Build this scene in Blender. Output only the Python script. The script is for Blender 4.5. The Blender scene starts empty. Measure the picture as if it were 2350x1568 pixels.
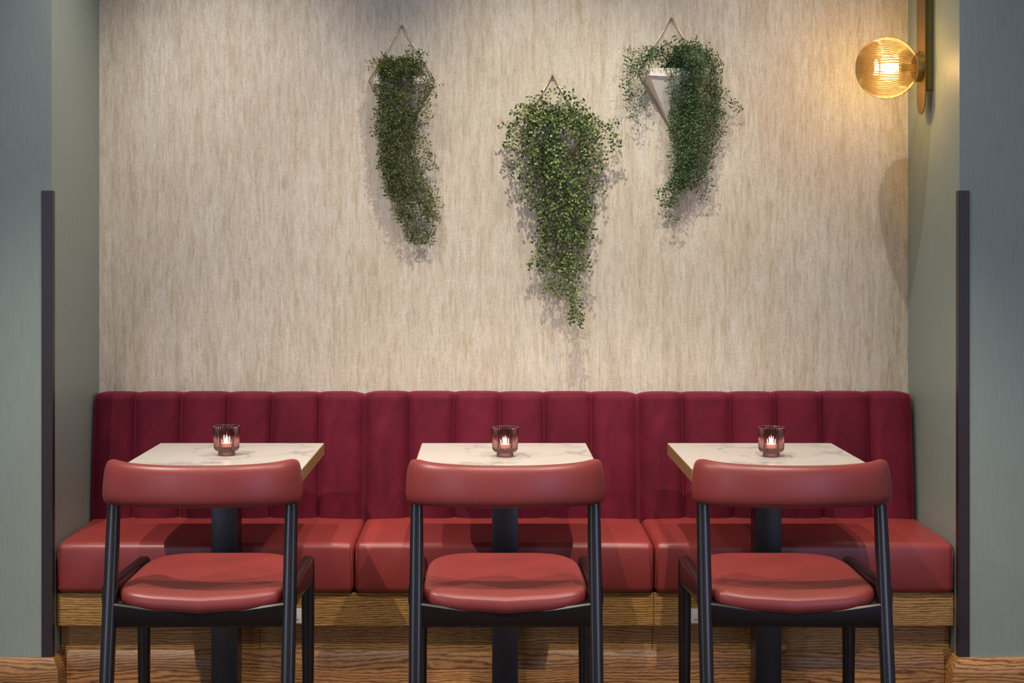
import bpy, bmesh, math, random
from mathutils import Vector, Matrix
PI = math.pi
C = bpy.context.scene.collection
S = bpy.context.scene

# ------------------------------------------------------------------ camera
F = 3825.0; PX = 1120.0; PY = 575.0; H = 1.464        # focal length in px of a 2350 px wide frame
cd = bpy.data.cameras.new('camera'); cam = bpy.data.objects.new('camera', cd); C.objects.link(cam)
cd.sensor_width = 36.0; cd.lens = F / 2350 * 36
cd.shift_x = (1175 - PX) / 2350; cd.shift_y = -(784 - PY) / 2350
cam.location = (0, 0, H); cam.rotation_euler = (PI / 2, 0, 0)
S.camera = cam

# ------------------------------------------------------------------ world, lights, exposure
S.view_settings.view_transform = 'Standard'; S.view_settings.look = 'None'
S.view_settings.gamma = 1.0; S.view_settings.use_curve_mapping = False
S.view_settings.exposure = 0.80
w = bpy.data.worlds.new('world'); S.world = w; w.use_nodes = True
w.node_tree.nodes['Background'].inputs[0].default_value = (0.90, 0.92, 1.0, 1)
w.node_tree.nodes['Background'].inputs[1].default_value = 0.16

def aim(o, tgt):
    o.rotation_euler = (Vector(tgt) - o.location).to_track_quat('-Z', 'Y').to_euler()
def spot(loc, tgt, power, angle, blend=0.6, radius=0.03, col=(1, .85, .70)):
    l = bpy.data.lights.new('assumed_ceiling_spot', 'SPOT'); l.energy = power; l.spot_size = math.radians(angle)
    l.spot_blend = blend; l.shadow_soft_size = radius; l.color = col
    o = bpy.data.objects.new('assumed_ceiling_spot', l); C.objects.link(o); o.location = loc; aim(o, tgt); return o
def area(loc, tgt, sx, sy, power, col):
    l = bpy.data.lights.new('assumed_daylight_fill', 'AREA'); l.shape = 'RECTANGLE'; l.size = sx; l.size_y = sy
    l.energy = power; l.color = col
    o = bpy.data.objects.new('assumed_daylight_fill', l); C.objects.link(o); o.location = loc; aim(o, tgt); return o
# assumed unseen row of ceiling downlights about half a metre out from the papered wall
spot((-1.05, 5.48, 3.45), (-0.95, 6.2, 0.85), 92, 74, 1.0, .02, (1, .87, .75))
spot((0.22, 5.46, 3.45), (0.22, 6.2, 0.7), 112, 74, 1.0, .012, (1, .88, .70))
spot((0.98, 5.50, 3.45), (1.00, 6.2, 0.9), 54, 76, 1.0, .014, (1, .88, .74))
# second assumed row of ceiling downlights, also unseen, over the chairs
spot((-1.75, 4.0, 2.95), (-0.9, 4.9, .5), 155, 75, .9, .010)
spot((-0.25, 3.9, 2.95), (0.1, 4.9, .5), 75, 75, .6, .010)
spot((0.85, 3.9, 2.95), (.75, 4.9, .5), 95, 75, .6, .010)
# added bluish fill lights behind the camera, as daylight from assumed unseen windows
area((2.6, -1.2, 1.9), (0.4, 5.5, 0.9), 0.5, 1.8, 30, (.56, .58, 1.0))
area((-3.0, -0.6, 1.9), (-0.6, 5.5, 0.9), 0.5, 1.8, 22, (.62, .72, 1.0))

# ------------------------------------------------------------------ helpers
def P(px, py, D): return Vector(((px - PX) / F * D, D, H - (py - PY) / F * D))
def link(name, me, mat, parent=None):
    o = bpy.data.objects.new(name, me); C.objects.link(o)
    if mat: me.materials.append(mat)
    if parent: o.parent = parent
    return o
def obj(name, bm, mat, parent=None, smooth=True, angle=None):
    bmesh.ops.recalc_face_normals(bm, faces=bm.faces)
    me = bpy.data.meshes.new(name); bm.to_mesh(me); bm.free()
    if smooth:
        me.polygons.foreach_set('use_smooth', [True] * len(me.polygons))
        if angle: me.set_sharp_from_angle(angle=math.radians(angle))
    return link(name, me, mat, parent)
def thing(name, label, cat, loc=(0, 0, 0), rz=0, group=None):
    o = bpy.data.objects.new(name, None); C.objects.link(o); o.empty_display_size = .1
    o.location = loc; o.rotation_euler = (0, 0, rz); tag(o, label, cat, group); return o
def tag(o, label, cat, group=None):
    o['label'] = label; o['category'] = cat
    if group: o['group'] = group
    return o
def struct(o): o['kind'] = 'structure'; return o
def dup(root, loc, rz, label):
    r = root.copy(); C.objects.link(r); r.location = loc; r.rotation_euler = (0, 0, rz); r['label'] = label
    for ch in list(root.children):
        c = ch.copy(); C.objects.link(c); c.parent = r
        for g in list(ch.children):
            d = g.copy(); C.objects.link(d); d.parent = c
    return r
def box(bm, x0, x1, y0, y1, z0, z1, bev=0.0, seg=2):
    t = bmesh.new()
    bmesh.ops.create_cube(t, size=1.0)
    for v in t.verts:
        v.co = Vector(((x0 + x1) / 2 + v.co.x * (x1 - x0), (y0 + y1) / 2 + v.co.y * (y1 - y0), (z0 + z1) / 2 + v.co.z * (z1 - z0)))
    if bev: bmesh.ops.bevel(t, geom=list(t.edges), offset=bev, segments=seg, profile=.6, affect='EDGES')
    me = bpy.data.meshes.new('t'); t.to_mesh(me); t.free(); bm.from_mesh(me); bpy.data.meshes.remove(me)
    return bm
def rbox(hx, hy, hz, r, n=(10, 6, 4), k=4, deform=None):
    """soft-edged block centred on the origin"""
    bm = bmesh.new()
    def ax(h, m):
        i = h - r
        c = [i + r * math.tan(PI / 4 * j / k) for j in range(1, k + 1)]
        mid = [-i + 2 * i * j / m for j in range(m + 1)]
        return [-x for x in reversed(c)] + mid + c
    X, Y, Z = ax(hx, n[0]), ax(hy, n[1]), ax(hz, n[2])
    V = {}
    def vert(i, j, l):
        q = (i, j, l)
        if q not in V:
            p = Vector((X[i], Y[j], Z[l]))
            c = Vector((max(-(hx - r), min(hx - r, p.x)), max(-(hy - r), min(hy - r, p.y)), max(-(hz - r), min(hz - r, p.z))))
            d = p - c
            if d.length > 1e-9: p = c + d.normalized() * r
            if deform: p = deform(p)
            V[q] = bm.verts.new(p)
        return V[q]
    a, b, c = len(X) - 1, len(Y) - 1, len(Z) - 1
    for i in range(a):
        for j in range(b):
            for l in (0, c): bm.faces.new([vert(i, j, l), vert(i + 1, j, l), vert(i + 1, j + 1, l), vert(i, j + 1, l)])
    for i in range(a):
        for l in range(c):
            for j in (0, b): bm.faces.new([vert(i, j, l), vert(i + 1, j, l), vert(i + 1, j, l + 1), vert(i, j, l + 1)])
    for j in range(b):
        for l in range(c):
            for i in (0, a): bm.faces.new([vert(i, j, l), vert(i, j + 1, l), vert(i, j + 1, l + 1), vert(i, j, l + 1)])
    return bm
def se(n, a, b, e):
    """superellipse outline"""
    out = []
    for i in range(n):
        t = 2 * PI * i / n; c, s = math.cos(t), math.sin(t)
        out.append((a * math.copysign(abs(c) ** (2 / e), c), b * math.copysign(abs(s) ** (2 / e), s)))
    return out
def loft(bm, rings, cap=True):
    R = [[bm.verts.new(p) for p in r] for r in rings]
    n = len(R[0])
    for a, b in zip(R, R[1:]):
        for i in range(n): bm.faces.new([a[i], a[(i + 1) % n], b[(i + 1) % n], b[i]])
    if cap:
        bm.faces.new(R[0]); bm.faces.new(R[-1])
    return R
def sweep(bm, path, secs, up=Vector((0, 0, 1))):
    """path of points, secs = (half width, half height, exponent) per point; up gives the height direction"""
    rings = []
    for i, p in enumerate(path):
        a = path[max(i - 1, 0)]; b = path[min(i + 1, len(path) - 1)]
        t = (Vector(b) - Vector(a)).normalized()
        s = t.cross(up).normalized(); u = s.cross(t).normalized()
        hw, hh, e = secs[i] if isinstance(secs, list) else secs
        rings.append([Vector(p) + s * x + u * y for x, y in se(20, hw, hh, e)])
    return loft(bm, rings)
def tube(bm, path, r, n=8, cap=True):
    rings = []
    prev = None
    for i, p in enumerate(path):
        a = path[max(i - 1, 0)]; b = path[min(i + 1, len(path) - 1)]
        t = (Vector(b) - Vector(a)).normalized()
        ref = prev if prev is not None else (Vector((0, 1, 0)) if abs(t.y) < .9 else Vector((1, 0, 0)))
        s = t.cross(ref).normalized(); u = s.cross(t).normalized(); prev = u
        rr = r[i] if isinstance(r, (list, tuple)) else r
        rings.append([Vector(p) + (s * math.cos(2 * PI * j / n) + u * math.sin(2 * PI * j / n)) * rr for j in range(n)])
    return loft(bm, rings, cap)
def lathe(bm, prof, n=48, ribs=0, rib=lambda r, z: 0.0, axis='z'):
    rings = []
    for r, z in prof:
        ring = []
        for j in range(n):
            a = 2 * PI * j / n
            q = max(r + rib(r, z) * math.cos(a * ribs), 1e-5)
            v = (q * math.cos(a), q * math.sin(a), z)
            if axis == 'x': v = (z, v[0], v[1])
            ring.append(Vector(v))
        rings.append(ring)
    return loft(bm, rings, cap=False)

# ------------------------------------------------------------------ materials
def nt(name):
    m = bpy.data.materials.new(name); m.use_nodes = True
    t = m.node_tree; return m, t, t.nodes['Principled BSDF']
def node(t, typ, **kw):
    n = t.nodes.new(typ)
    for k, v in kw.items():
        if k.startswith('i_'):
            n.inputs[k[2:].replace('_', ' ')].default_value = v
        else: setattr(n, k, v)
    return n
def coords(t, scale, rot=(0, 0, 0)):
    tc = node(t, 'ShaderNodeTexCoord'); mp = node(t, 'ShaderNodeMapping')
    mp.inputs['Scale'].default_value = scale; mp.inputs['Rotation'].default_value = rot
    t.links.new(tc.outputs['Object'], mp.inputs['Vector']); return mp.outputs[0]
def noise(t, vec, scale, detail=4, rough=.55, dist=0):
    n = node(t, 'ShaderNodeTexNoise'); n.inputs['Scale'].default_value = scale; n.inputs['Detail'].default_value = detail
    n.inputs['Roughness'].default_value = rough; n.inputs['Distortion'].default_value = dist
    t.links.new(vec, n.inputs['Vector']); return n.outputs['Fac']
def ramp(t, fac, stops):
    r = node(t, 'ShaderNodeValToRGB')
    while len(r.color_ramp.elements) < len(stops): r.color_ramp.elements.new(.5)
    for e, (p, c) in zip(r.color_ramp.elements, stops):
        e.position = p; e.color = c if len(c) == 4 else (*c, 1)
    t.links.new(fac, r.inputs[0]); return r.outputs[0]
def mix(t, a, b, fac, mode='MIX'):
    m = node(t, 'ShaderNodeMix', data_type='RGBA', blend_type=mode)
    for s, v in ((m.inputs[0], fac), (m.inputs[6], a), (m.inputs[7], b)):
        if hasattr(v, 'is_linked'): t.links.new(v, s)
        else: s.default_value = v if isinstance(v, float) else (*v, 1)
    return m.outputs[2]
def bump(t, b, h, strength, dist=.002):
    n = node(t, 'ShaderNodeBump'); n.inputs['Strength'].default_value = strength; n.inputs['Distance'].default_value = dist
    t.links.new(h, n.inputs['Height']); t.links.new(n.outputs[0], b.inputs['Normal'])
def setp(b, **kw):
    for k, v in kw.items():
        b.inputs[k.replace('_', ' ')].default_value = (*v, 1) if isinstance(v, tuple) and len(v) == 3 else v

# textured beige wallpaper
M_paper, t, b = nt('wallpaper')
n1 = noise(t, coords(t, (1, 1, .15)), 95, 9, .66, .5)
n2 = noise(t, coords(t, (1, 1, .30)), 7, 5, .6)
n3 = noise(t, coords(t, (1, 1, .7)), 300, 3, .7)
n4 = noise(t, coords(t, (1, 1, .08)), 30, 7, .65)
c1 = ramp(t, n1, [(.34, (.54, .475, .375)), (.50, (.655, .61, .515)), (.64, (.715, .675, .59))])
c2 = ramp(t, n2, [(.35, (.93, .90, .86)), (.65, (1, 1, 1))])
c3 = ramp(t, n3, [(.36, (.80, .77, .72)), (.5, (.98, .98, .98)), (.68, (1.06, 1.06, 1.06))])
c4 = ramp(t, n4, [(.36, (.90, .86, .80)), (.52, (1, 1, 1))])
cc = mix(t, mix(t, mix(t, c1, c2, 1.0, 'MULTIPLY'), c3, 1.0, 'MULTIPLY'), c4, 1.0, 'MULTIPLY')
t.links.new(cc, b.inputs['Base Color']); setp(b, Roughness=.62, Specular_IOR_Level=.35)
bump(t, b, mix(t, n1, n3, .6), .55, .0025)

def paint(name, col):
    m, t, b = nt(name)
    n = noise(t, coords(t, (1, 1, .06)), 160, 3, .6)
    t.links.new(ramp(t, n, [(.3, tuple(c * .93 for c in col)), (.7, tuple(c * 1.05 for c in col))]), b.inputs['Base Color'])
    setp(b, Roughness=.5, Specular_IOR_Level=.4); bump(t, b, n, .10, .001); return m
M_green = paint('green_wall_panel', (.260, .322, .288))

def wood(name, dark, mid, lite, seed=0., line=1.0, warp=26., rough=.42):
    m, t, b = nt(name)
    tc = node(t, 'ShaderNodeTexCoord'); mp = node(t, 'ShaderNodeMapping')
    mp.inputs['Location'].default_value = (seed, seed * .7, seed * .37); mp.inputs['Scale'].default_value = (.55, 3, 3)
    t.links.new(tc.outputs['Object'], mp.inputs['Vector'])
    big = noise(t, mp.outputs[0], 2.2, 3, .5)
    # growth rings: contour lines of a stretched noise field
    sep = node(t, 'ShaderNodeSeparateXYZ'); t.links.new(tc.outputs['Object'], sep.inputs[0])
    a = node(t, 'ShaderNodeMath', operation='MULTIPLY_ADD'); a.inputs[1].default_value = 110 * line
    t.links.new(sep.outputs['Z'], a.inputs[0])
    bm_ = node(t, 'ShaderNodeMath', operation='MULTIPLY'); bm_.inputs[1].default_value = warp
    t.links.new(big, bm_.inputs[0]); t.links.new(bm_.outputs[0], a.inputs[2])
    fine = noise(t, mp.outputs[0], 26, 4, .6)
    a2 = node(t, 'ShaderNodeMath', operation='MULTIPLY_ADD'); a2.inputs[1].default_value = 1.5
    t.links.new(fine, a2.inputs[0]); t.links.new(a.outputs[0], a2.inputs[2])
    sn = node(t, 'ShaderNodeMath', operation='FRACT'); t.links.new(a2.outputs[0], sn.inputs[0])
    c = ramp(t, sn.outputs[0], [(0, dark), (.16, mid), (.55, lite), (.82, mid), (1, dark)])
    mp2 = node(t, 'ShaderNodeMapping'); mp2.inputs['Scale'].default_value = (1, 14, 14)
    t.links.new(tc.outputs['Object'], mp2.inputs['Vector'])
    pores = noise(t, mp2.outputs[0], 28, 5, .7)
    c = mix(t, c, ramp(t, pores, [(.35, (.55, .5, .45)), (.55, (1, 1, 1))]), .8, 'MULTIPLY')
    patch = noise(t, mp.outputs[0], 1.1, 2, .5)
    c = mix(t, c, ramp(t, patch, [(.35, (.72, .68, .62)), (.62, (1.05, 1.05, 1.05))]), 1.0, 'MULTIPLY')
    t.links.new(c, b.inputs['Base Color']); setp(b, Roughness=rough, Specular_IOR_Level=.4)
    bump(t, b, pores, .25, .001); return m
M_plinth = wood('oak_grain_plinth', (.11, .05, .014), (.46, .255, .075), (.66, .40, .13), 0, 1.0, 7.)
M_recess = wood('oak_grain_recess', (.11, .05, .014), (.43, .235, .068), (.62, .37, .12), 3.1, 1.1, 9.)
M_skirt = wood('oak_grain_skirting', (.11, .045, .015), (.38, .18, .062), (.56, .31, .115), 7.7, .8, 11.)
M_floor = wood('dark_floorboards', (.04, .02, .01), (.12, .06, .03), (.19, .10, .05), 11., .5)

M_trim, t, b = nt('dark_bronze_trim'); setp(b, Base_Color=(.035, .026, .028), Roughness=.42, Metallic=.25)

def leather(name, col):
    m, t, b = nt(name)
    n = noise(t, coords(t, (1, 1, 1)), 900, 2, .5); l = noise(t, coords(t, (1, 1, 1)), 6, 3, .5)
    t.links.new(ramp(t, l, [(.3, tuple(c * .9 for c in col)), (.7, tuple(c * 1.08 for c in col))]), b.inputs['Base Color'])
    setp(b, Roughness=.39, Specular_IOR_Level=.5); bump(t, b, n, .12, .0006); return m
M_leather = leather('red_bench_leather', (.245, .034, .031))
M_chair_leather = leather('red_chair_leather', (.205, .032, .030))

M_velvet, t, b = nt('burgundy_velvet')
n = noise(t, coords(t, (1, 1, .5)), 9, 6, .65, .6); n2 = noise(t, coords(t, (1, 1, 1)), 500, 2, .6)
c = ramp(t, n, [(.30, (.070, .005, .013)), (.52, (.108, .007, .020)), (.74, (.148, .011, .030))])
t.links.new(c, b.inputs['Base Color'])
setp(b, Roughness=.75, Specular_IOR_Level=.15, Sheen_Weight=.55, Sheen_Roughness=.35, Sheen_Tint=(.75, .12, .22))
bump(t, b, n2, .25, .001)
M_seam, t, b = nt('seam_thread'); setp(b, Base_Color=(.20, .045, .035), Roughness=.6)

M_black, t, b = nt('black_lacquered_wood')
n = noise(t, coords(t, (6, 6, 1)), 40, 4, .6)
t.links.new(ramp(t, n, [(.3, (.006, .0055, .006)), (.7, (.011, .010, .011))]), b.inputs['Base Color'])
setp(b, Roughness=.26, Specular_IOR_Level=.5)
M_post, t, b = nt('black_powder_coat'); setp(b, Base_Color=(.010, .009, .011), Roughness=.34)
M_gap_shade, t, b = nt('gap_shade_black'); setp(b, Base_Color=(.006, .006, .006), Roughness=.7)  # black that stands in for shade in the gap behind the backrests

M_marble, t, b = nt('white_marble')
v0 = coords(t, (1, 1, 1), (0, 0, .6))
d = noise(t, v0, 2.6, 6, .6, .3)
vein = node(t, 'ShaderNodeMath', operation='SUBTRACT'); t.links.new(d, vein.inputs[0]); vein.inputs[1].default_value = .5
ab = node(t, 'ShaderNodeMath', operation='ABSOLUTE'); t.links.new(vein.outputs[0], ab.inputs[0])
msk = noise(t, v0, 4.0, 2, .5)
vc = ramp(t, ab.outputs[0], [(0, (.29, .275, .255)), (.012, (.39, .375, .355)), (.035, (.475, .455, .43))])
c = mix(t, (.475, .455, .43), vc, ramp(t, msk, [(.47, (0, 0, 0)), (.60, (1, 1, 1))]))
t.links.new(c, b.inputs['Base Color']); setp(b, Roughness=.32, Specular_IOR_Level=.4)
M_edge, t, b = nt('brass_toned_edge'); setp(b, Base_Color=(.42, .29, .12), Roughness=.38, Metallic=.45)
M_brass, t, b = nt('brushed_brass'); setp(b, Base_Color=(.24, .15, .05), Roughness=.45, Metallic=.9)
M_brassd, t, b = nt('satin_brass_tube'); setp(b, Base_Color=(.20, .16, .045), Roughness=.36, Metallic=.5)
M_gold, t, b = nt('pale_gold_wire'); setp(b, Base_Color=(.62, .52, .36), Roughness=.28, Metallic=.9)
M_white, t, b = nt('white_ceramic'); setp(b, Base_Color=(.74, .70, .63), Roughness=.45)
M_plastic, t, b = nt('white_plastic'); setp(b, Base_Color=(.7, .7, .7), Roughness=.35)
M_soil, t, b = nt('dark_moss'); setp(b, Base_Color=(.03, .025, .012), Roughness=.9)
M_wax, t, b = nt('candle_wax_painted_glow'); setp(b, Base_Color=(.85, .72, .55), Roughness=.5, Emission_Color=(1, .72, .42), Emission_Strength=2.2)  # emission paints in the flame's light on the wax
M_wick, t, b = nt('charred_wick'); setp(b, Base_Color=(.01, .01, .01), Roughness=.9)
M_cup, t, b = nt('tealight_cup_painted_glow'); setp(b, Base_Color=(.8, .62, .45), Roughness=.4, Emission_Color=(1, .70, .42), Emission_Strength=.9)  # cup is no light source; emission imitates flame light shining through it
def emit(name, col, s):
    m, t, b = nt(name); e = node(t, 'ShaderNodeEmission'); e.inputs[0].default_value = (*col, 1); e.inputs[1].default_value = s
    t.links.new(e.outputs[0], t.nodes['Material Output'].inputs[0]); t.nodes.remove(b); return m
M_flame = emit('candle_flame', (1, .78, .48), 22)
M_bulb = emit('lit_bulb', (1, .80, .50), 26)

def thin_glass(name, tint_face, tint_edge, gl=.12, refr=0.35, rough=.03):
    """tinted blown glass: clear where seen square on, deeper in colour where the wall is seen edge on"""
    m, t, b = nt(name); t.nodes.remove(b)
    lw = node(t, 'ShaderNodeLayerWeight'); lw.inputs[0].default_value = .45
    col = ramp(t, lw.outputs['Facing'], [(0.05, tint_face), (.8, tint_edge)])
    tr = node(t, 'ShaderNodeBsdfTransparent'); t.links.new(col, tr.inputs[0])
    rf = node(t, 'ShaderNodeBsdfRefraction'); rf.inputs['IOR'].default_value = 1.25; rf.inputs['Roughness'].default_value = rough
    t.links.new(col, rf.inputs[0])
    g = node(t, 'ShaderNodeBsdfGlossy'); g.inputs['Roughness'].default_value = .12; g.inputs[0].default_value = (1, .95, .9, 1)
    m1 = node(t, 'ShaderNodeMixShader'); m1.inputs[0].default_value = refr
    t.links.new(tr.outputs[0], m1.inputs[1]); t.links.new(rf.outputs[0], m1.inputs[2])
    fr = node(t, 'ShaderNodeFresnel'); fr.inputs[0].default_value = 1.5
    m2 = node(t, 'ShaderNodeMixShader')
    t.links.new(fr.outputs[0], m2.inputs[0]); t.links.new(m1.outputs[0], m2.inputs[1]); t.links.new(g.outputs[0], m2.inputs[2])
    t.links.new(m2.outputs[0], t.nodes['Material Output'].inputs[0]); return m
M_mauve = thin_glass('mauve_smoked_glass', (.66, .48, .51), (.20, .11, .14), refr=.6)
M_amber = thin_glass('amber_ribbed_glass', (.95, .78, .46), (.36, .20, .04), refr=.3)

def leaf_mat(name, a, b_, c_):
    m, t, b = nt(name)
    g = node(t, 'ShaderNodeNewGeometry')
    t.links.new(ramp(t, g.outputs['Random Per Island'], [(0, a), (.5, b_), (1, c_)]), b.inputs['Base Color'])
    setp(b, Roughness=.5, Specular_IOR_Level=.35)
    return m
M_leaf1 = leaf_mat('small_green_leaves', (.030, .048, .008), (.062, .088, .012), (.125, .150, .028))
M_leaf2 = leaf_mat('round_fern_leaves', (.035, .070, .030), (.085, .135, .035), (.25, .32, .08))
M_leaf3 = leaf_mat('glossy_green_leaves', (.018, .050, .016), (.040, .095, .028), (.095, .175, .060))
M_stem, t, b = nt('green_stems'); setp(b, Base_Color=(.040, .060, .018), Roughness=.6)

# ------------------------------------------------------------------ the room
DW = 6.469; DN = 5.762; XL = -1.509; XR = 1.630; FZ = -.060
struct(obj('wall_back', box(bmesh.new(), XL - .02, XR + .02, DW, DW + .15, FZ, 3.2), M_paper, smooth=False))
struct(obj('wall_left', box(bmesh.new(), XL - 2.2, XL, DN, DW + .14, FZ, 3.2), M_green, smooth=False))
struct(obj('wall_right', box(bmesh.new(), XR, XR + 2.2, DN, DW + .14, FZ, 3.2), M_green, smooth=False))
struct(obj('floor', box(bmesh.new(), -4, 4, -1.5, DW + .15, FZ - .06, FZ), M_floor, smooth=False))

def skirting(name, path, mat):
    """profile pushed along a plan path; offset to the right-hand side of the path"""
    prof = [(0.0, 0.0), (.030, 0.0), (.030, .048), (.029, .058), (.026, .068), (.021, .078), (.015, .087), (.010, .094), (.006, .098), (0.0, .098)]
    bm = bmesh.new(); rings = []
    n = len(path)
    for i, p in enumerate(path):
        p = Vector(p)
        d1 = (p - Vector(path[i - 1])).normalized() if i else (Vector(path[1]) - p).normalized()
        d2 = (Vector(path[i + 1]) - p).normalized() if i < n - 1 else d1
        n1 = Vector((d1.y, -d1.x)); n2 = Vector((d2.y, -d2.x))
        m = (n1 + n2); m = m / m.length; m = m / m.dot(n1)
        rings.append([Vector((p.x + m.x * o, p.y + m.y * o, z * 1.200 + FZ + .0005)) for o, z in prof])
    loft(bm, rings)
    return struct(obj(name, bm, mat, smooth=True, angle=35))
skirting('baseboard_left', [(XL - 2.2, DN), (XL, DN), (XL, 5.89)], M_skirt)
skirting('baseboard_right', [(XR, 5.89), (XR, DN), (XR + 2.2, DN)], M_skirt)
skirting('baseboard_back', [(XL + .031, 5.870), (XR - .031, 5.870)], M_skirt)
def corner_trim(name, X, s):
    bm = bmesh.new(); z0, z1 = .0585, 1.671
    a, b_ = sorted((X - s * .034, X + s * .004)); box(bm, a, b_, DN - .004, DN, z0, z1, .0008, 1)
    a, b_ = sorted((X, X + s * .004)); box(bm, a, b_, DN, DN + .032, z0, z1, .0008, 1)
    return struct(obj(name, bm, M_trim, smooth=False))
corner_trim('trim_1', XL, 1); corner_trim('trim_2', XR, -1)

# ------------------------------------------------------------------ bench plinth
pl = thing('bench_plinth', 'long grained wooden plinth under the red leather bench seats', 'plinth', ((XL + XR) / 2, 5.9, FZ))
def plo(name, x0, x1, y0, y1, z0, z1, mat):
    return obj(name, box(bmesh.new(), x0 - pl.location.x, x1 - pl.location.x, y0 - 5.9, y1 - 5.9, z0 - FZ, z1 - FZ, .0015, 1), mat, pl, smooth=False)
xj = P(1500, 1400, 5.822).x
plo('upper_board', XL + .004, xj - .0006, 5.822, 6.28, .152, .268, M_plinth)
plo('upper_board', xj + .0006, XR - .004, 5.822, 6.28, .152, .268, M_plinth)
xa = P(596, 1460, 5.874).x; xb = P(1497, 1460, 5.874).x
plo('recessed_board', XL + .004, xa - .0006, 5.874, 6.28, FZ + .001, .151, M_recess)
plo('recessed_board', xa + .0006, xb - .0006, 5.874, 6.28, FZ + .001, .151, M_recess)
plo('recessed_board', xb + .0006, XR - .004, 5.874, 6.28, FZ + .001, .151, M_recess)

# sockets let into the plinth
for cx, lab in ((P(665, 1400, 5.82).x, 'white socket plate on plinth behind the leftmost chair'),
                (P(1613, 1400, 5.82).x, 'white socket plate on plinth behind the rightmost chair')):
    s = thing('wall_socket', lab, 'socket', (cx, 5.8215, .188), 0, 'sockets on the plinth')
    obj('cover_plate', box(bmesh.new(), -.043, .043, -.008, 0, -.026, .026, .002), M_plastic, s)
    bm = bmesh.new()
    for q in (-.02, .02): box(bm, q - .012, q + .012, -.011, -.0075, -.012, .012, .002)
    obj('outlet', bm, M_plastic, s)

# ------------------------------------------------------------------ banquette units
seat_x = [XL + .004, P(812, 1300, 5.80).x, P(1502, 1300, 5.80).x, XR - .004]
back_x = [P(207, 1000, 6.322).x, P(833, 1000, 6.322).x, P(1466, 1000, 6.322).x, P(2099, 1000, 6.322).x]
joints = [[207, 305, 411, 519, 620, 729, 833], [833, 935, 1042, 1147, 1250, 1359, 1466], [1466, 1569, 1680, 1783, 1888, 1996, 2099]]
rnd = random.Random(4)
def back_mesh(js, cx):
    bm = bmesh.new(); rings = []; m = 18
    xs = [P(j, 1000, 6.322).x for j in js]
    top = .9214; zb = .409; R = .029
    for c in range(6):
        x0, x1 = xs[c], xs[c + 1]
        wob = rnd.uniform(-.003, .003)
        for i in range(m + (1 if c == 5 else 0)):
            u = .5 - .5 * math.cos(PI * i / m); x = x0 + (x1 - x0) * u
            s = abs(2 * u - 1)
            bul = .028 * (1 - s ** 4.5) + .004 * (u - .5) - .010 * math.exp(-((1 - s) / .035) ** 2)
            e = 0
            if c == 0 and u < .5: e = max(0, 1 - u / .42)
            if c == 5 and u > .5: e = max(0, 1 - (1 - u) / .42)
            e = e * e
            bul -= .016 * e * e
            zt = top - .007 * e + .0045 * (1 - s ** 5) - .0035 + wob * .5
            xx = x
            if (c == 0 and i == 0): xx = x + .0015
            if (c == 5 and i == m): xx = x - .0015
            pr = []
            for k in range(15):                                    # front face, bottom to top
                q = k / 14; z = zb + (zt - R - zb) * q
                y = 6.306 + .046 * q - bul * (1 - .25 * math.sin(PI * q) * 0) - .006 * math.sin(PI * q)
                pr.append((y, z))
            yf = pr[-1][0]
            for k in range(1, 7):                                   # rolled top edge
                a = PI / 2 * k / 6; pr.append((yf + R * (1 - math.cos(a)), zt - R + R * math.sin(a)))
            pr.append((6.435, zt - .001)); pr.append((6.435, zb))
            rings.append([Vector((xx - cx, y - 6.322, z - .409)) for y, z in pr])
    loft(bm, rings); return bm
unit_labels = ['left red leather bench seat with burgundy channelled velvet back',
               'middle red leather bench seat with velvet back under the fern planter',
               'right red leather bench seat with velvet back below the globe lamp']
for k in range(3):
    x0, x1 = seat_x[k], seat_x[k + 1]; cx = (x0 + x1) / 2
    t_ = thing('banquette_bench', unit_labels[k], 'bench', (cx, 6.06, .269), 0, 'banquette units along the papered wall')
    hx = (x1 - x0) / 2 - .0012; hy = (6.345 - 5.80) / 2; hz = .0912
    def dfm(p, hx=hx, hy=hy, hz=hz):
        u = p.x / hx; v = p.y / hy; q = p.z / hz
        p = p.copy()
        crown = (1 - abs(u) ** 6) * (1 - max(0, -v) ** 6)
        if q > 0: p.z += .003 * crown * q - .004 * abs(u) ** 14
        p.y -= .006 * (1 - abs(q) ** 2) * (1 if v < -.5 else 0) * (1 - abs(u) ** 10)
        if v < -.2 and q > .3: p.z -= .006 * ((-v - .2) / .8) ** 2
        return p
    o = obj('seat_cushion', rbox(hx, hy, hz, .022, (24, 10, 6), 5, dfm), M_leather, t_); o.location = (0, (5.80 + 6.345) / 2 - 6.06, hz)
    # seam lines beside the joints
    for sx in (-1, 1):
        bm = bmesh.new(); tube(bm, [(sx * (hx - .008), -hy + .0003, z) for z in (-.066, 0, .06)], .0009, 5)
        obj('seam', bm, M_seam, o)
    bx0, bx1 = back_x[k], back_x[k + 1]; bc = (bx0 + bx1) / 2
    ob = obj('backrest', back_mesh(joints[k], bc), M_velvet, t_, True, 60); ob.location = (bc - cx, 6.322 - 6.06, .409 - .269)
    od = obj('gap_shade_panel', box(bmesh.new(), bx0 - bc - (.010 if k == 0 else 0), bx1 - bc + (.010 if k == 2 else 0), .115, .143, 0, .49, .001, 1), M_gap_shade, t_, False)  # added black panel imitating the shadow in the gap beside the backrest
    od.location = ob.location

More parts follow.
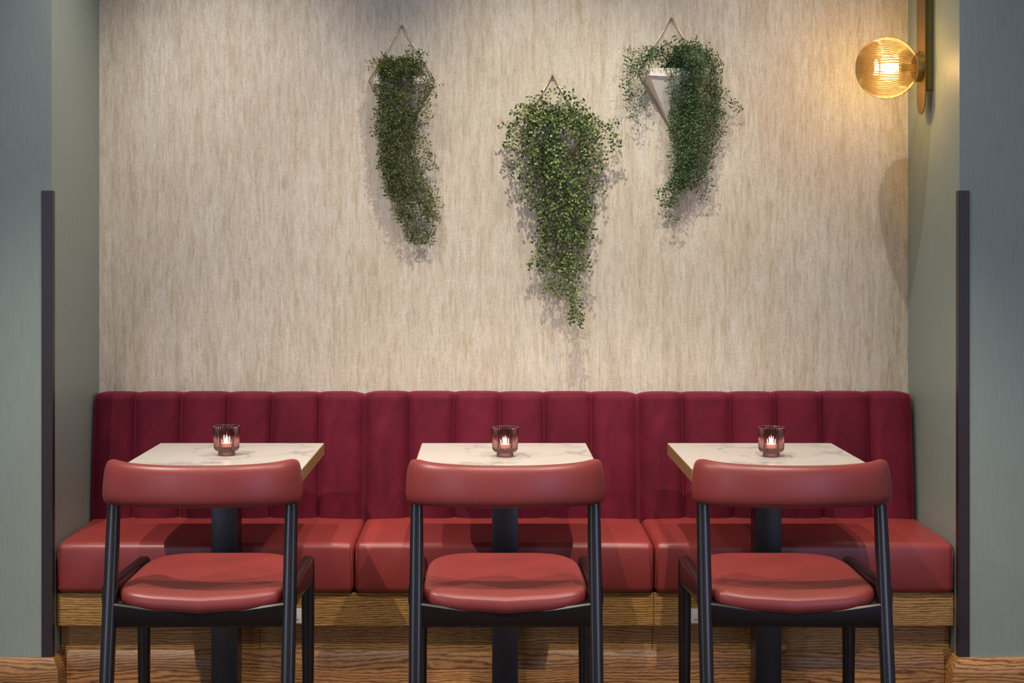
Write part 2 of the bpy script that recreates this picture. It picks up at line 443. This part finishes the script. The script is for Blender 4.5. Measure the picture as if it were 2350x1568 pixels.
# ------------------------------------------------------------------ tables
Dtb, Dtf = 3825 / 628, 3825 / 713
def make_table(label, cx, rz, L=None):
    cy = (Dtb + Dtf) / 2; hd = (Dtb - Dtf) / 2
    t_ = thing('cafe_table', label, 'table', (cx, cy, FZ), rz, 'marble tables in front of the bench')
    tp = obj('table_top', box(bmesh.new(), -.298, .298, -hd + .002, hd - .002, .7185 - FZ, .760 - FZ, .0006, 1), M_marble, t_, False)
    bm = bmesh.new()
    for a in ((-.300, -.2975, -hd, hd), (.2975, .300, -hd, hd), (-.2975, .2975, -hd, -hd + .0025), (-.2975, .2975, hd - .0025, hd)):
        box(bm, a[0], a[1], a[2], a[3], .7185 - FZ, .7585 - FZ)
    obj('edge_band', bm, M_edge, t_, False)
    obj('post', box(bmesh.new(), -.044, .044, -.055, .055, .014, .706 - FZ, .003, 2), M_post, t_, True, 30)
    obj('mounting_plate', box(bmesh.new(), -.15, .15, -.18, .12, .706 - FZ, .7185 - FZ, .002), M_post, t_, True, 30)
    obj('base_plate', box(bmesh.new(), -.19, .19, -.26, .085, .0005, .014, .003), M_post, t_, True, 30)
    return t_
tabs = [(-.898, 'marble cafe table nearest the left corner of the niche'),
        (.058, 'marble cafe table in the middle, below the fern planter'),
        (.955, 'marble cafe table on the right, below the globe lamp side')]
t0 = make_table(tabs[0][1], tabs[0][0], 0)
for cx, lab in tabs[1:]: dup(t0, (cx, t0.location.y, FZ), 0, lab)

# ------------------------------------------------------------------ candle holders
def make_candle(label, loc):
    t_ = thing('candle_holder', label, 'candle holder', loc, 0, 'ribbed mauve glasses on the tables')
    rib = lambda r, z: .0013 if (z > .019 and r > .0419) else 0.0
    prof = [(.0001, .0), (.027, .0), (.0290, .0012), (.0292, .008), (.0286, .0145), (.030, .0160), (.037, .0172), (.0408, .0205),
            (.0422, .0260), (.0428, .040), (.0436, .060), (.0442, .080), (.0448, .0950), (.0456, .1000), (.0450, .1015), (.0432, .1010),
            (.0418, .0960), (.0410, .070), (.0400, .040), (.0385, .0315), (.036, .0305), (.0001, .030)]
    bm = bmesh.new(); lathe(bm, prof, 216, 36, rib); obj('glass', bm, M_mauve, t_, True, 50)
    bm = bmesh.new(); lathe(bm, [(.0001, .0305), (.0188, .0305), (.0192, .0415), (.0186, .0420), (.0184, .0410)], 32); c = obj('tealight_cup', bm, M_cup, t_)
    bm = bmesh.new(); lathe(bm, [(.0183, .034), (.0183, .0395), (.017, .0402), (.0001, .0398)], 32); obj('wax', bm, M_wax, c)
    bm = bmesh.new(); tube(bm, [(0, 0, .039), (.0003, 0, .044)], .0006, 6); obj('wick', bm, M_wick, c)
    bm = bmesh.new(); lathe(bm, [(.0002, .0415), (.0040, .0435), (.0062, .0470), (.0060, .0520), (.0038, .0590), (.0014, .0650), (.0002, .0700)], 20)
    obj('flame', bm, M_flame, c)
    l = bpy.data.lights.new('candle_glow', 'POINT'); l.energy = .35; l.color = (1, .62, .30); l.shadow_soft_size = .0035
    lo = bpy.data.objects.new('candle_glow', l); C.objects.link(lo); lo.parent = t_; lo.location = (0, 0, .055)
    return t_
k_ = F / 5.72
c0 = make_candle('lit ribbed mauve candle glass on the leftmost table', ((520 - PX) / 668, 3825 / 668, .7603))
dup(c0, ((1159 - PX) / 672, 3825 / 672, .7603), .05, 'lit ribbed mauve candle glass on the middle table')
dup(c0, ((1770 - PX) / 672, 3825 / 672, .7603), .09, 'lit ribbed mauve candle glass on the rightmost table')

# ------------------------------------------------------------------ chairs (origin under the backrest legs; +y towards the table)
Y0 = 4.80
def make_chair(label, cx, rz):
    t_ = thing('dining_chair', label, 'chair', (cx, Y0, 0), rz, 'red leather dining chairs at the tables')
    # rear legs: gentle rake towards the camera at the foot
    ry = lambda z: 4.70 - Y0 + .207 * z
    for s in (-1, 1):
        bm = bmesh.new(); path = []; sec = []
        for z, w_ in ((FZ + .0005, .0185), (.25, .0200), (.45, .0205), (.62, .0195), (.73, .0180), (.77, .012)):
            path.append((s * .2575, ry(z) - (.014 if z > .75 else 0), z)); sec.append((w_, w_ * 1.05, 3.2))
        sweep(bm, path, sec, Vector((0, 1, 0))); obj('leg', bm, M_black, t_, True, 60)
        bm = bmesh.new(); path = []; sec = []
        for z, w_ in ((FZ + .0005, .0170), (.25, .0200), (.42, .0210), (.462, .0210), (.476, .019), (.484, .013)):
            path.append((s * .262, 5.33 - Y0 + (.45 - z) * .02, z)); sec.append((w_, w_, 3.2))
        sweep(bm, path, sec, Vector((0, 1, 0))); obj('leg', bm, M_black, t_, True, 60)
        # side rail: a plank rising towards the front leg, rolled top
        bm = bmesh.new()
        ya, yb = ry(.39) + .01, 5.345 - Y0
        path = []; sec = []
        for q in (0, .25, .5, .75, .93, 1):
            y = ya + (yb - ya) * q; zt = .506 - .018 * q; zb_ = .436 - .044 * q + .006 * math.sin(PI * q)
            hh = (zt - zb_) / 2
            if q == 1: hh *= .9
            path.append((s * .262, y, (zt + zb_) / 2)); sec.append((.0185 if q < 1 else .014, hh, 4.0))
        sweep(bm, path, sec); obj('side_rail', bm, M_black, t_, True, 60)
    bm = bmesh.new(); rr = []                      # rear rail, its top scooped to take the seat pad
    for i in range(25):
        x = -.243 + .486 * i / 24; u = x / .243; zt_ = .453 - .023 * (1 - u * u) ** 1.2
        yy = ry(.41); rr.append([Vector((x, yy + a, z)) for a, z in ((-.013, .389), (-.009, .384), (.009, .384), (.013, .389), (.013, zt_ - .005), (.008, zt_), (-.008, zt_), (-.013, zt_ - .005))])
    loft(bm, rr); obj('rear_rail', bm, M_black, t_, True, 40)
    obj('front_rail', box(bmesh.new(), -.247, .247, 5.318 - Y0, 5.342 - Y0, .365, .425, .005, 3), M_black, t_, True, 40)
    # seat: rounded trapezoid pad, dished, hanging slightly over the rear rail
    N = 96; ya, yb = 4.764 - Y0, 5.375 - Y0; cy = (ya + yb) / 2; hy = (yb - ya) / 2
    def outline(f):
        pts = []
        for i in range(N):
            a = 2 * PI * i / N; c, s = math.cos(a), math.sin(a)
            e = 9.0 if s < 0 else 3.5
            x = .240 * math.copysign(abs(c) ** (2 / e), c); y = hy * math.copysign(abs(s) ** (2 / e), s)
            v = y / hy
            x *= 1 - .015 * v
            if v < 0: y += (.018 * (abs(x) / .24) ** 2) * (-v)
            pts.append((x * f, y * f))
        return pts
    def zt(x, y):
        v = (y) / hy; u = x / .236
        return .4585 + .014 * (v + 1) / 2 + .013 * abs(u) ** 2.2 * (1 - .5 * (v + 1) / 2) - .006 * (1 - v * v) - .010 * max(0, .0 - v) ** 3 * (1 - u * u)
    bm = bmesh.new(); rings = []
    for f, dz in ((.93, -.026), (.972, -.026), (.990, -.0225), (1.0, -.013), (1.0, -.003), (.992, .008), (.975, .0155), (.945, .020), (.88, .0235), (.75, .0255), (.55, .027), (.3, .028), (.08, .028)):
        rings.append([Vector((x, y + cy, zt(x, y) + dz)) for x, y in outline(f)])
    loft(bm, rings); obj('seat', bm, M_chair_leather, t_, True)
    # backrest: padded band curving around the sitter
    bm = bmesh.new(); rings = []; n = 64
    def pl_(u):
        a = abs(u); x = math.copysign(.293 * (a - .05 * a ** 6), u) if u else 0
        return Vector((x, 4.760 - Y0 + .074 * a ** 2.3 + .038 * a ** 10, 0))
    for i in range(n + 1):
        u = -1 + 2 * i / n; u = math.copysign(1 - (1 - abs(u)) ** 1.35, u) if u else 0
        p = pl_(u); d = (pl_(min(u + .01, 1.01)) - pl_(max(u - .01, -1.01))).normalized(); nn = Vector((-d.y, d.x, 0))
        e = max(0.0, (abs(u) - .90) / .10)
        sc = max(1e-3, (1 - e ** 2.4)) ** .42 if e < 1 else 0.12
        hh = .0600 * (.62 + .38 * sc) + .0035 * abs(u) ** 3; th = .0235 * max(sc, .16)
        zc = .7885 + .004 * u * u
        ring = []
        for a_, b2 in se(28, th, hh, 2.9):
            ring.append(p + nn * (a_ + .10 * b2) + Vector((0, 0, zc + b2 + .004 * abs(u) ** 4 * (b2 > 0))))
        rings.append(ring)
    loft(bm, rings); obj('backrest', bm, M_chair_leather, t_, True)
    return t_
ch = make_chair('red leather chair with black frame at the leftmost table', -.829, math.radians(1.0))
dup(ch, (.051, Y0, 0), math.radians(.4), 'red leather chair with black frame at the middle table')
dup(ch, (.882, Y0, 0), math.radians(-1.0), 'red leather chair with black frame at the rightmost table')

# ------------------------------------------------------------------ globe wall lamp
gx, gy, gz = P(2035, 156, 6.147).x, 6.147, P(2035, 156, 6.147).z
lm = thing('wall_lamp', 'amber ribbed glass globe wall lamp on a brass bracket, right side', 'lamp', (XR, gy, gz))
def lo(name, bm, mat, par=lm, smooth=True, angle=40): return obj(name, bm, mat, par, smooth, angle)
ox = gx - XR
bm = bmesh.new(); prof = []
Rg = .1138
for i in range(61):
    a = PI * (.0 + i / 60 * .855); prof.append((max(Rg * math.sin(a), 1e-4), ox - Rg * math.cos(a)))
lathe(bm, prof, 432, 72, lambda r, z: .0017 * min(1, r / .05), axis='x')
globe = lo('glass_globe', bm, M_amber, angle=80)
bm = bmesh.new(); xn0 = ox + Rg * .885; xn1 = -.0340
lathe(bm, [(.044, xn0), (.0525, xn0 + .001), (.0525, xn1), (.0001, xn1)], 48, axis='x'); neck = lo('gallery_ring', bm, M_brassd)
for a in (PI * .5, PI * 1.17, PI * 1.83):
    bm = bmesh.new()
    c_, s_ = math.cos(a), math.sin(a); xm = (xn0 + xn1) / 2 + .006
    tube(bm, [(xm, c_ * .051, s_ * .051), (xm, c_ * .058, s_ * .058)], .0025, 10)
    tube(bm, [(xm, c_ * .057, s_ * .057), (xm, c_ * .0615, s_ * .0615)], .0050, 14)
    lo('thumb_screw', bm, M_brass, neck)
# long pill-shaped plate parallel to the reveal wall
bm = bmesh.new(); hw = .060; zb_ = P(2120, 262, 6.126).z - gz; ztop = .86
outl = [(hw * math.cos(PI + PI * i / 24), zb_ + hw + hw * math.sin(PI + PI * i / 24)) for i in range(25)] + \
       [(hw * math.cos(PI * i / 24), ztop - hw + hw * math.sin(PI * i / 24)) for i in range(25)]
loft(bm, [[Vector((-.0340, y, z)) for y, z in outl], [Vector((-.0310, y, z)) for y, z in outl]])
lo('back_plate', bm, M_brass, smooth=False)
zr = P(2130, 207, 6.116).z - gz
lo('square_tube', box(bmesh.new(), -.0300, -.0005, -.046, -.012, zr, ztop + .02, .0015, 2), M_brassd, angle=30)
bm = bmesh.new(); tube(bm, [(-.016, -.030, zr - .004), (-.016, -.030, zr + .001)], .003, 10); lo('grub_screw', bm, M_brass)
bm = bmesh.new(); tube(bm, [(xn0 + .02, 0, 0), (ox + .040, 0, 0)], .014, 20); lo('lamp_socket', bm, M_brassd, neck)
bm = bmesh.new(); lathe(bm, [(.0001, ox - .018), (.010, ox - .016), (.0155, ox - .006), (.0165, ox + .008), (.0145, ox + .026), (.012, ox + .034), (.0001, ox + .035)], 24, axis='x')
lo('bulb', bm, M_bulb, neck)
l = bpy.data.lights.new('bulb_glow', 'POINT'); l.energy = 1.7; l.color = (1, .72, .32); l.shadow_soft_size = .006
lb = bpy.data.objects.new('bulb_glow', l); C.objects.link(lb); lb.parent = lm; lb.location = (ox - .030, 0, 0)

# ------------------------------------------------------------------ hanging planters
def wp(px, py, off=0.0): return P(px, py, DW - off)
def make_planter(label, apex, rim):
    a = wp(*apex, .006); up = (rim - apex[1]) / 591.
    t_ = thing('hanging_planter', label, 'planter', (a.x, DW - .001, a.z - up), 0, 'white planters in gold wire frames')
    r = .0021; hwid = .128; low = -.225
    bm = bmesh.new(); pts = [(0, -.006, up), (-hwid, -.006, 0), (0, -.006, low), (hwid, -.006, 0)]
    for i in range(4):
        p, q = Vector(pts[i]), Vector(pts[(i + 1) % 4]); tube(bm, [p, (p + q) / 2, q], r, 8)
    # front wires that carry the vessel
    fy = -.088
    tube(bm, [(-hwid, -.006, 0), (-.096, fy, -.019), (0, fy - .002, -.019), (.096, fy, -.019), (hwid, -.006, 0)], .0018, 8)
    tube(bm, [(-hwid + .002, -.012, -.006), (0, -.024, low + .012), (hwid - .002, -.012, -.006)], .0018, 8)
    obj('wire_frame', bm, M_gold, t_)
    bm = bmesh.new(); box(bm, -.004, .004, -.008, 0, up - .006, up + .006, .002); tube(bm, [(0, -.004, up), (0, -.014, up)], .0036, 12)
    obj('hook', bm, M_gold, t_, True, 40)
    # folded vessel: wide at the wall, narrower at the front, tapering to a point, open on top
    bm = bmesh.new()
    def ring(f, z, ins=0.0):
        b = .112 * f - ins; fr = .092 * f - ins; y = -.086 * f + ins
        return [Vector((-b, -.009 - ins, z)), Vector((b, -.009 - ins, z)), Vector((fr, min(y, -.010), z)), Vector((-fr, min(y, -.010), z))]
    loft(bm, [ring(.04, low + .012), ring(1, -.020), ring(1, .011), ring(1, .011, .004), ring(1, -.022, .004), ring(.05, low + .04, .0)], cap=True)
    obj('vessel', bm, M_white, t_, False)
    bm = bmesh.new(); loft(bm, [ring(1, -.006, .0045), ring(1, -.002, .0045)]); obj('moss', bm, M_soil, t_, False)
    return t_
make_planter('white planter in a gold wire diamond frame, left of the three on the wall', (922, 58), 186)
make_planter('gold wire frame planter hidden by fern, lowest of the three on the wall', (1268, 173), 302)
make_planter('white planter in a gold wire diamond frame, right of the three on the wall', (1541, 40), 168)

# ------------------------------------------------------------------ trailing plants
def make_plant(name, label, cat, root, strands, shape, leaf, mats, seed, branch=(.018, .045), step=.0075):
    """strands: 3-D polylines; sprays of leaves grow off them"""
    R = random.Random(seed)
    t_ = thing(name, label, cat, root); sv, sf, lv, lf = [], [], [], []
    O = Vector(root)
    def stemseg(pts, r):
        base = len(sv); n = 3
        for i, p in enumerate(pts):
            a = pts[max(i - 1, 0)]; b = pts[min(i + 1, len(pts) - 1)]; d = (b - a)
            if d.length < 1e-7: d = Vector((0, 0, -1))
            d.normalize(); s = d.cross(Vector((.13, 1, .07))).normalized(); u = s.cross(d)
            rr = r * (1 - .5 * i / (len(pts) - 1))
            for j in range(n): sv.append(p - O + (s * math.cos(2 * PI * j / n) + u * math.sin(2 * PI * j / n)) * rr)
        for i in range(len(pts) - 1):
            for j in range(n): sf.append((base + i * n + j, base + i * n + (j + 1) % n, base + (i + 1) * n + (j + 1) % n, base + (i + 1) * n + j))
    def addleaf(p, d, size):
        d = d.normalized()
        s = d.cross(Vector((R.uniform(-.5, .5), 1, R.uniform(-.5, .5)))).normalized(); nrm = s.cross(d)
        rot = R.uniform(-.9, .9); s = s * math.cos(rot) + nrm * math.sin(rot); nrm = s.cross(d)
        b = len(lv)
        if shape == 'drop':
            pr = [(0, 0, 0), (.22, .24, .05), (.55, .30, .09), (1, 0, 0), (.55, -.30, .09), (.22, -.24, .05), (.5, 0, -.02)]
        else:
            pr = [(0, 0, 0), (.25, .38, .05), (.62, .52, .10), (.98, .34, .05), (1.04, 0, 0), (.98, -.34, .05), (.62, -.52, .10), (.25, -.38, .05), (.55, 0, -.03)]
        for l_, w_, h_ in pr: lv.append(p - O + d * (l_ * size) + s * (w_ * size) + nrm * (h_ * size))
        m = len(pr) - 1
        for i in range(m): lf.append((b + i, b + (i + 1) % m, b + m))
    def spray(p, d, L, depth=0):
        n = max(3, int(L / step)); pts = [p.copy()]; q = p.copy(); dd = d.normalized()
        for i in range(n):
            dd = (dd + Vector((R.uniform(-.12, .12), R.uniform(-.12, .12), -.10 + R.uniform(-.08, .08)))).normalized()
            q = q + dd * (L / n)
            if q.y > DW - .006: q.y = DW - .006; dd.y = -abs(dd.y) * .4
            pts.append(q.copy())
            side = 1 if i % 2 else -1
            lat = dd.cross(Vector((0, 1, 0))); lat = lat.normalized() if lat.length > .05 else Vector((1, 0, 0))
            ld = (dd * .75 + lat * side * R.uniform(.45, .95) + Vector((0, R.uniform(-.5, .3), 0))).normalized()
            st = leaf * R.uniform(.3, .7)
            stemseg([q, q + ld * st], .00045)
            addleaf(q + ld * st, ld, leaf * R.uniform(.75, 1.2))
        addleaf(q, dd, leaf * R.uniform(.9, 1.25))
        stemseg(pts, .0006)
    for pts, dens in strands:
        # resample
        L = sum((b - a).length for a, b in zip(pts, pts[1:])); n = max(6, int(L / .012)); out = []
        for i in range(n + 1):
            s_ = i / n * (len(pts) - 1); j = min(int(s_), len(pts) - 2); f = s_ - j
            p0 = pts[max(j - 1, 0)]; p1 = pts[j]; p2 = pts[j + 1]; p3 = pts[min(j + 2, len(pts) - 1)]
            v = .5 * ((2 * p1) + (p2 - p0) * f + (2 * p0 - 5 * p1 + 4 * p2 - p3) * f * f + (3 * p1 - p0 - 3 * p2 + p3) * f ** 3)
            if v.y > DW - .008: v.y = DW - .008
            out.append(v)
        stemseg(out, .0011)
        for i in range(1, n + 1):
            if R.random() > dens and i < n - 1: continue
            d = (out[i] - out[i - 1]).normalized()
            lat = d.cross(Vector((0, 1, 0)));  lat = lat.normalized() if lat.length > .05 else Vector((1, 0, 0))
            sd = (1 if i % 2 else -1) * R.uniform(.25, .95)
            spray(out[i], d + lat * sd + Vector((0, R.uniform(-.5, .35), R.uniform(-.1, .15))), R.uniform(*branch) * (1 if i < n - 2 else .8))
    for nm, v, f, mt in (('stems', sv, sf, M_stem), ('leaves', lv, lf, mats)):
        me = bpy.data.meshes.new(nm); me.from_pydata([tuple(p) for p in v], [], f); me.update()
        link(nm, me, mt, t_)
    return t_

def mass(R, start, axis, count, off0=.075, off1=.035, tmin=.35, dens=.8, jit=8):
    """strands that spill from start and fall inside a tapering band; axis = (x, y, half width) in the wall's measure"""
    out = []
    for k in range(count):
        u = R.uniform(-1, 1); T = tmin + (1 - tmin) * R.random() ** .75; b_ = R.uniform(.4, 1.25); pts = []
        sx = start[0] + u * start[2]
        pts.append(wp(sx * .5 + start[0] * .5, start[1] + 26, .045))
        n = len(axis)
        m = max(2, int(round(T * n)))
        for i in range(m):
            x, y, h = axis[i]
            q = i / (n - 1)
            off = (off0 + (off1 - off0) * q) * (1 - .45 * u * u) * b_ + .008
            pts.append(wp(x + u * h + R.uniform(-jit, jit), y + R.uniform(-8, 8), off))
        if len(pts) > 2: out.append((pts, dens))
    return out
def line(pts, dens=.85, jit=3, R=random.Random(1)):
    return ([wp(x + R.uniform(-jit, jit), y + R.uniform(-jit, jit), o) for x, y, o in pts], dens)

R = random.Random(11)
st = mass(R, (922, 150, 35), [(920, 146, 38), (918, 185, 46), (915, 250, 42), (912, 320, 38), (922, 385, 42), (940, 440, 44), (955, 490, 38), (965, 540, 22)], 48, .125, .035, .4, .70, 5)
for a in ([(930, 165, .06), (955, 160, .11), (975, 195, .10), (968, 250, .07)], [(930, 165, .06), (950, 158, .12), (965, 200, .11), (958, 270, .08)], [(930, 165, .06), (945, 158, .12), (982, 190, .10), (985, 215, .07)], [(910, 165, .06), (885, 165, .11), (872, 200, .10), (870, 250, .07)], [(915, 165, .05), (895, 142, .06), (872, 142, .06), (855, 146, .05)], [(915, 165, .05), (900, 148, .07), (880, 152, .07)],
          [(925, 165, .05), (935, 135, .06), (950, 122, .05), (962, 124, .04)], [(925, 165, .05), (928, 140, .05), (932, 130, .05)],
          [(925, 165, .05), (950, 152, .07), (980, 175, .06), (1000, 190, .05)], [(925, 165, .05), (960, 160, .08), (985, 182, .05)],
          [(925, 165, .05), (955, 165, .08), (975, 210, .06), (980, 270, .04)], [(945, 300, .04), (975, 345, .04), (995, 380, .03)],
          [(930, 300, .04), (965, 330, .04), (985, 350, .03)], [(950, 400, .04), (985, 430, .03), (1005, 460, .03)],
          [(950, 400, .04), (990, 450, .03), (1000, 490, .03)], [(900, 300, .04), (882, 350, .04), (875, 375, .03)],
          [(890, 240, .04), (868, 270, .04), (862, 300, .03)], [(950, 430, .04), (968, 500, .03), (972, 552, .02)],
          [(900, 200, .07), (880, 250, .05), (872, 290, .04)]):
    st.append(line(a))
make_plant('trailing_plant', 'trailing plant with tiny pointed leaves in the left wall planter', 'plant', wp(922, 178, .05), st, 'drop', .0082, M_leaf1, 21, (.018, .040), .0068)

R = random.Random(12)
st = mass(R, (1275, 262, 60), [(1275, 262, 62), (1278, 305, 78), (1280, 360, 66), (1288, 420, 60), (1295, 480, 52), (1297, 540, 46), (1300, 600, 40), (1308, 650, 24)], 27, .13, .05, .3, .64, 10)
for a in ([(1270, 280, .06), (1225, 262, .09), (1195, 268, .08), (1165, 288, .06)], [(1270, 280, .06), (1220, 275, .09), (1185, 290, .08), (1170, 320, .06)],
          [(1270, 280, .06), (1230, 250, .08), (1205, 250, .06)], [(1268, 280, .06), (1245, 245, .07), (1232, 238, .06)],
          [(1275, 280, .06), (1272, 250, .06), (1262, 232, .05)], [(1280, 280, .06), (1288, 240, .06), (1290, 212, .05)],
          [(1280, 280, .06), (1300, 250, .06), (1308, 222, .05)], [(1280, 280, .06), (1310, 260, .08), (1330, 245, .06)],
          [(1285, 285, .06), (1330, 265, .10), (1370, 275, .09), (1400, 288, .07)], [(1285, 285, .06), (1340, 280, .10), (1385, 300, .09), (1410, 325, .07)],
          [(1285, 285, .06), (1335, 290, .10), (1365, 320, .08), (1378, 370, .06)], [(1285, 285, .06), (1330, 300, .10), (1362, 360, .08), (1372, 420, .05)],
          [(1265, 285, .06), (1215, 300, .10), (1190, 340, .08), (1185, 390, .06)], [(1265, 285, .06), (1215, 310, .10), (1205, 380, .08), (1205, 440, .06)],
          [(1265, 285, .06), (1225, 320, .10), (1225, 400, .08), (1232, 460, .06)], [(1270, 430, .07), (1245, 500, .06), (1232, 570, .05), (1228, 595, .05)],
          [(1280, 430, .07), (1262, 520, .06), (1250, 600, .05), (1256, 655, .05)], [(1310, 420, .07), (1345, 470, .07), (1352, 510, .05)],
          [(1300, 500, .07), (1335, 560, .07), (1340, 610, .06)], [(1300, 560, .07), (1318, 630, .08), (1326, 690, .09), (1325, 728, .09)],
          [(1300, 560, .07), (1315, 630, .08), (1322, 690, .09), (1323, 720, .09)], [(1300, 560, .07), (1300, 620, .07), (1296, 670, .06)],
          [(1240, 300, .1), (1262, 360, .11), (1300, 410, .1), (1320, 470, .08)], [(1300, 300, .1), (1290, 380, .11), (1320, 440, .1), (1330, 500, .08)]):
    st.append(line(a))
make_plant('maidenhair_fern', 'bushy hanging fern with round light green leaves, lowest on the wall', 'plant', wp(1268, 290, .05), st, 'round', .0084, M_leaf2, 22, (.022, .060), .0082)

R = random.Random(13)
st = mass(R, (1560, 140, 40), [(1578, 122, 30), (1598, 150, 42), (1604, 210, 40), (1602, 270, 40), (1596, 330, 42), (1588, 380, 42), (1572, 420, 38), (1548, 455, 26)], 36, .11, .035, .4, .70, 5)
st += mass(R, (1545, 150, 8), [(1546, 165, 10), (1552, 210, 14), (1556, 260, 16), (1562, 320, 18), (1566, 370, 20), (1560, 410, 22)], 9, .11, .05, .5, .8, 4)
for a in ([(1538, 160, .05), (1522, 122, .09), (1490, 122, .09), (1462, 150, .08), (1438, 195, .06)], [(1538, 160, .05), (1522, 128, .09), (1488, 130, .09), (1470, 160, .08), (1458, 215, .07), (1455, 262, .06)],
          [(1538, 160, .05), (1520, 118, .08), (1490, 112, .08), (1462, 118, .06), (1446, 122, .05)], [(1538, 160, .05), (1520, 126, .09), (1492, 138, .09), (1476, 175, .07), (1470, 240, .06)],
          [(1538, 160, .05), (1518, 130, .1), (1480, 140, .09), (1450, 180, .08), (1440, 210, .06)], [(1538, 160, .05), (1515, 124, .1), (1478, 128, .09), (1448, 148, .08), (1432, 180, .06)],
          [(1545, 160, .05), (1540, 125, .07), (1528, 108, .06)], [(1545, 160, .05), (1550, 120, .07), (1545, 102, .06)],
          [(1550, 160, .05), (1565, 120, .07), (1585, 100, .06)], [(1550, 160, .05), (1580, 110, .08), (1615, 115, .07), (1645, 140, .05)],
          [(1620, 180, .07), (1650, 200, .05), (1675, 225, .04), (1692, 245, .03)], [(1620, 180, .07), (1650, 240, .05), (1660, 300, .04)],
          [(1620, 180, .07), (1648, 210, .05), (1655, 260, .04)], [(1590, 380, .05), (1622, 410, .05), (1616, 445, .04)],
          [(1570, 400, .05), (1538, 430, .05), (1520, 440, .04)], [(1570, 400, .05), (1545, 440, .05), (1535, 480, .05), (1548, 498, .05)],
          [(1570, 400, .05), (1535, 435, .05), (1522, 462, .04)]):
    st.append(line(a))
make_plant('trailing_plant', 'trailing plant with an arching left arm in the right wall planter', 'plant', wp(1541, 165, .05), st, 'drop', .0088, M_leaf3, 23, (.018, .042), .0070)
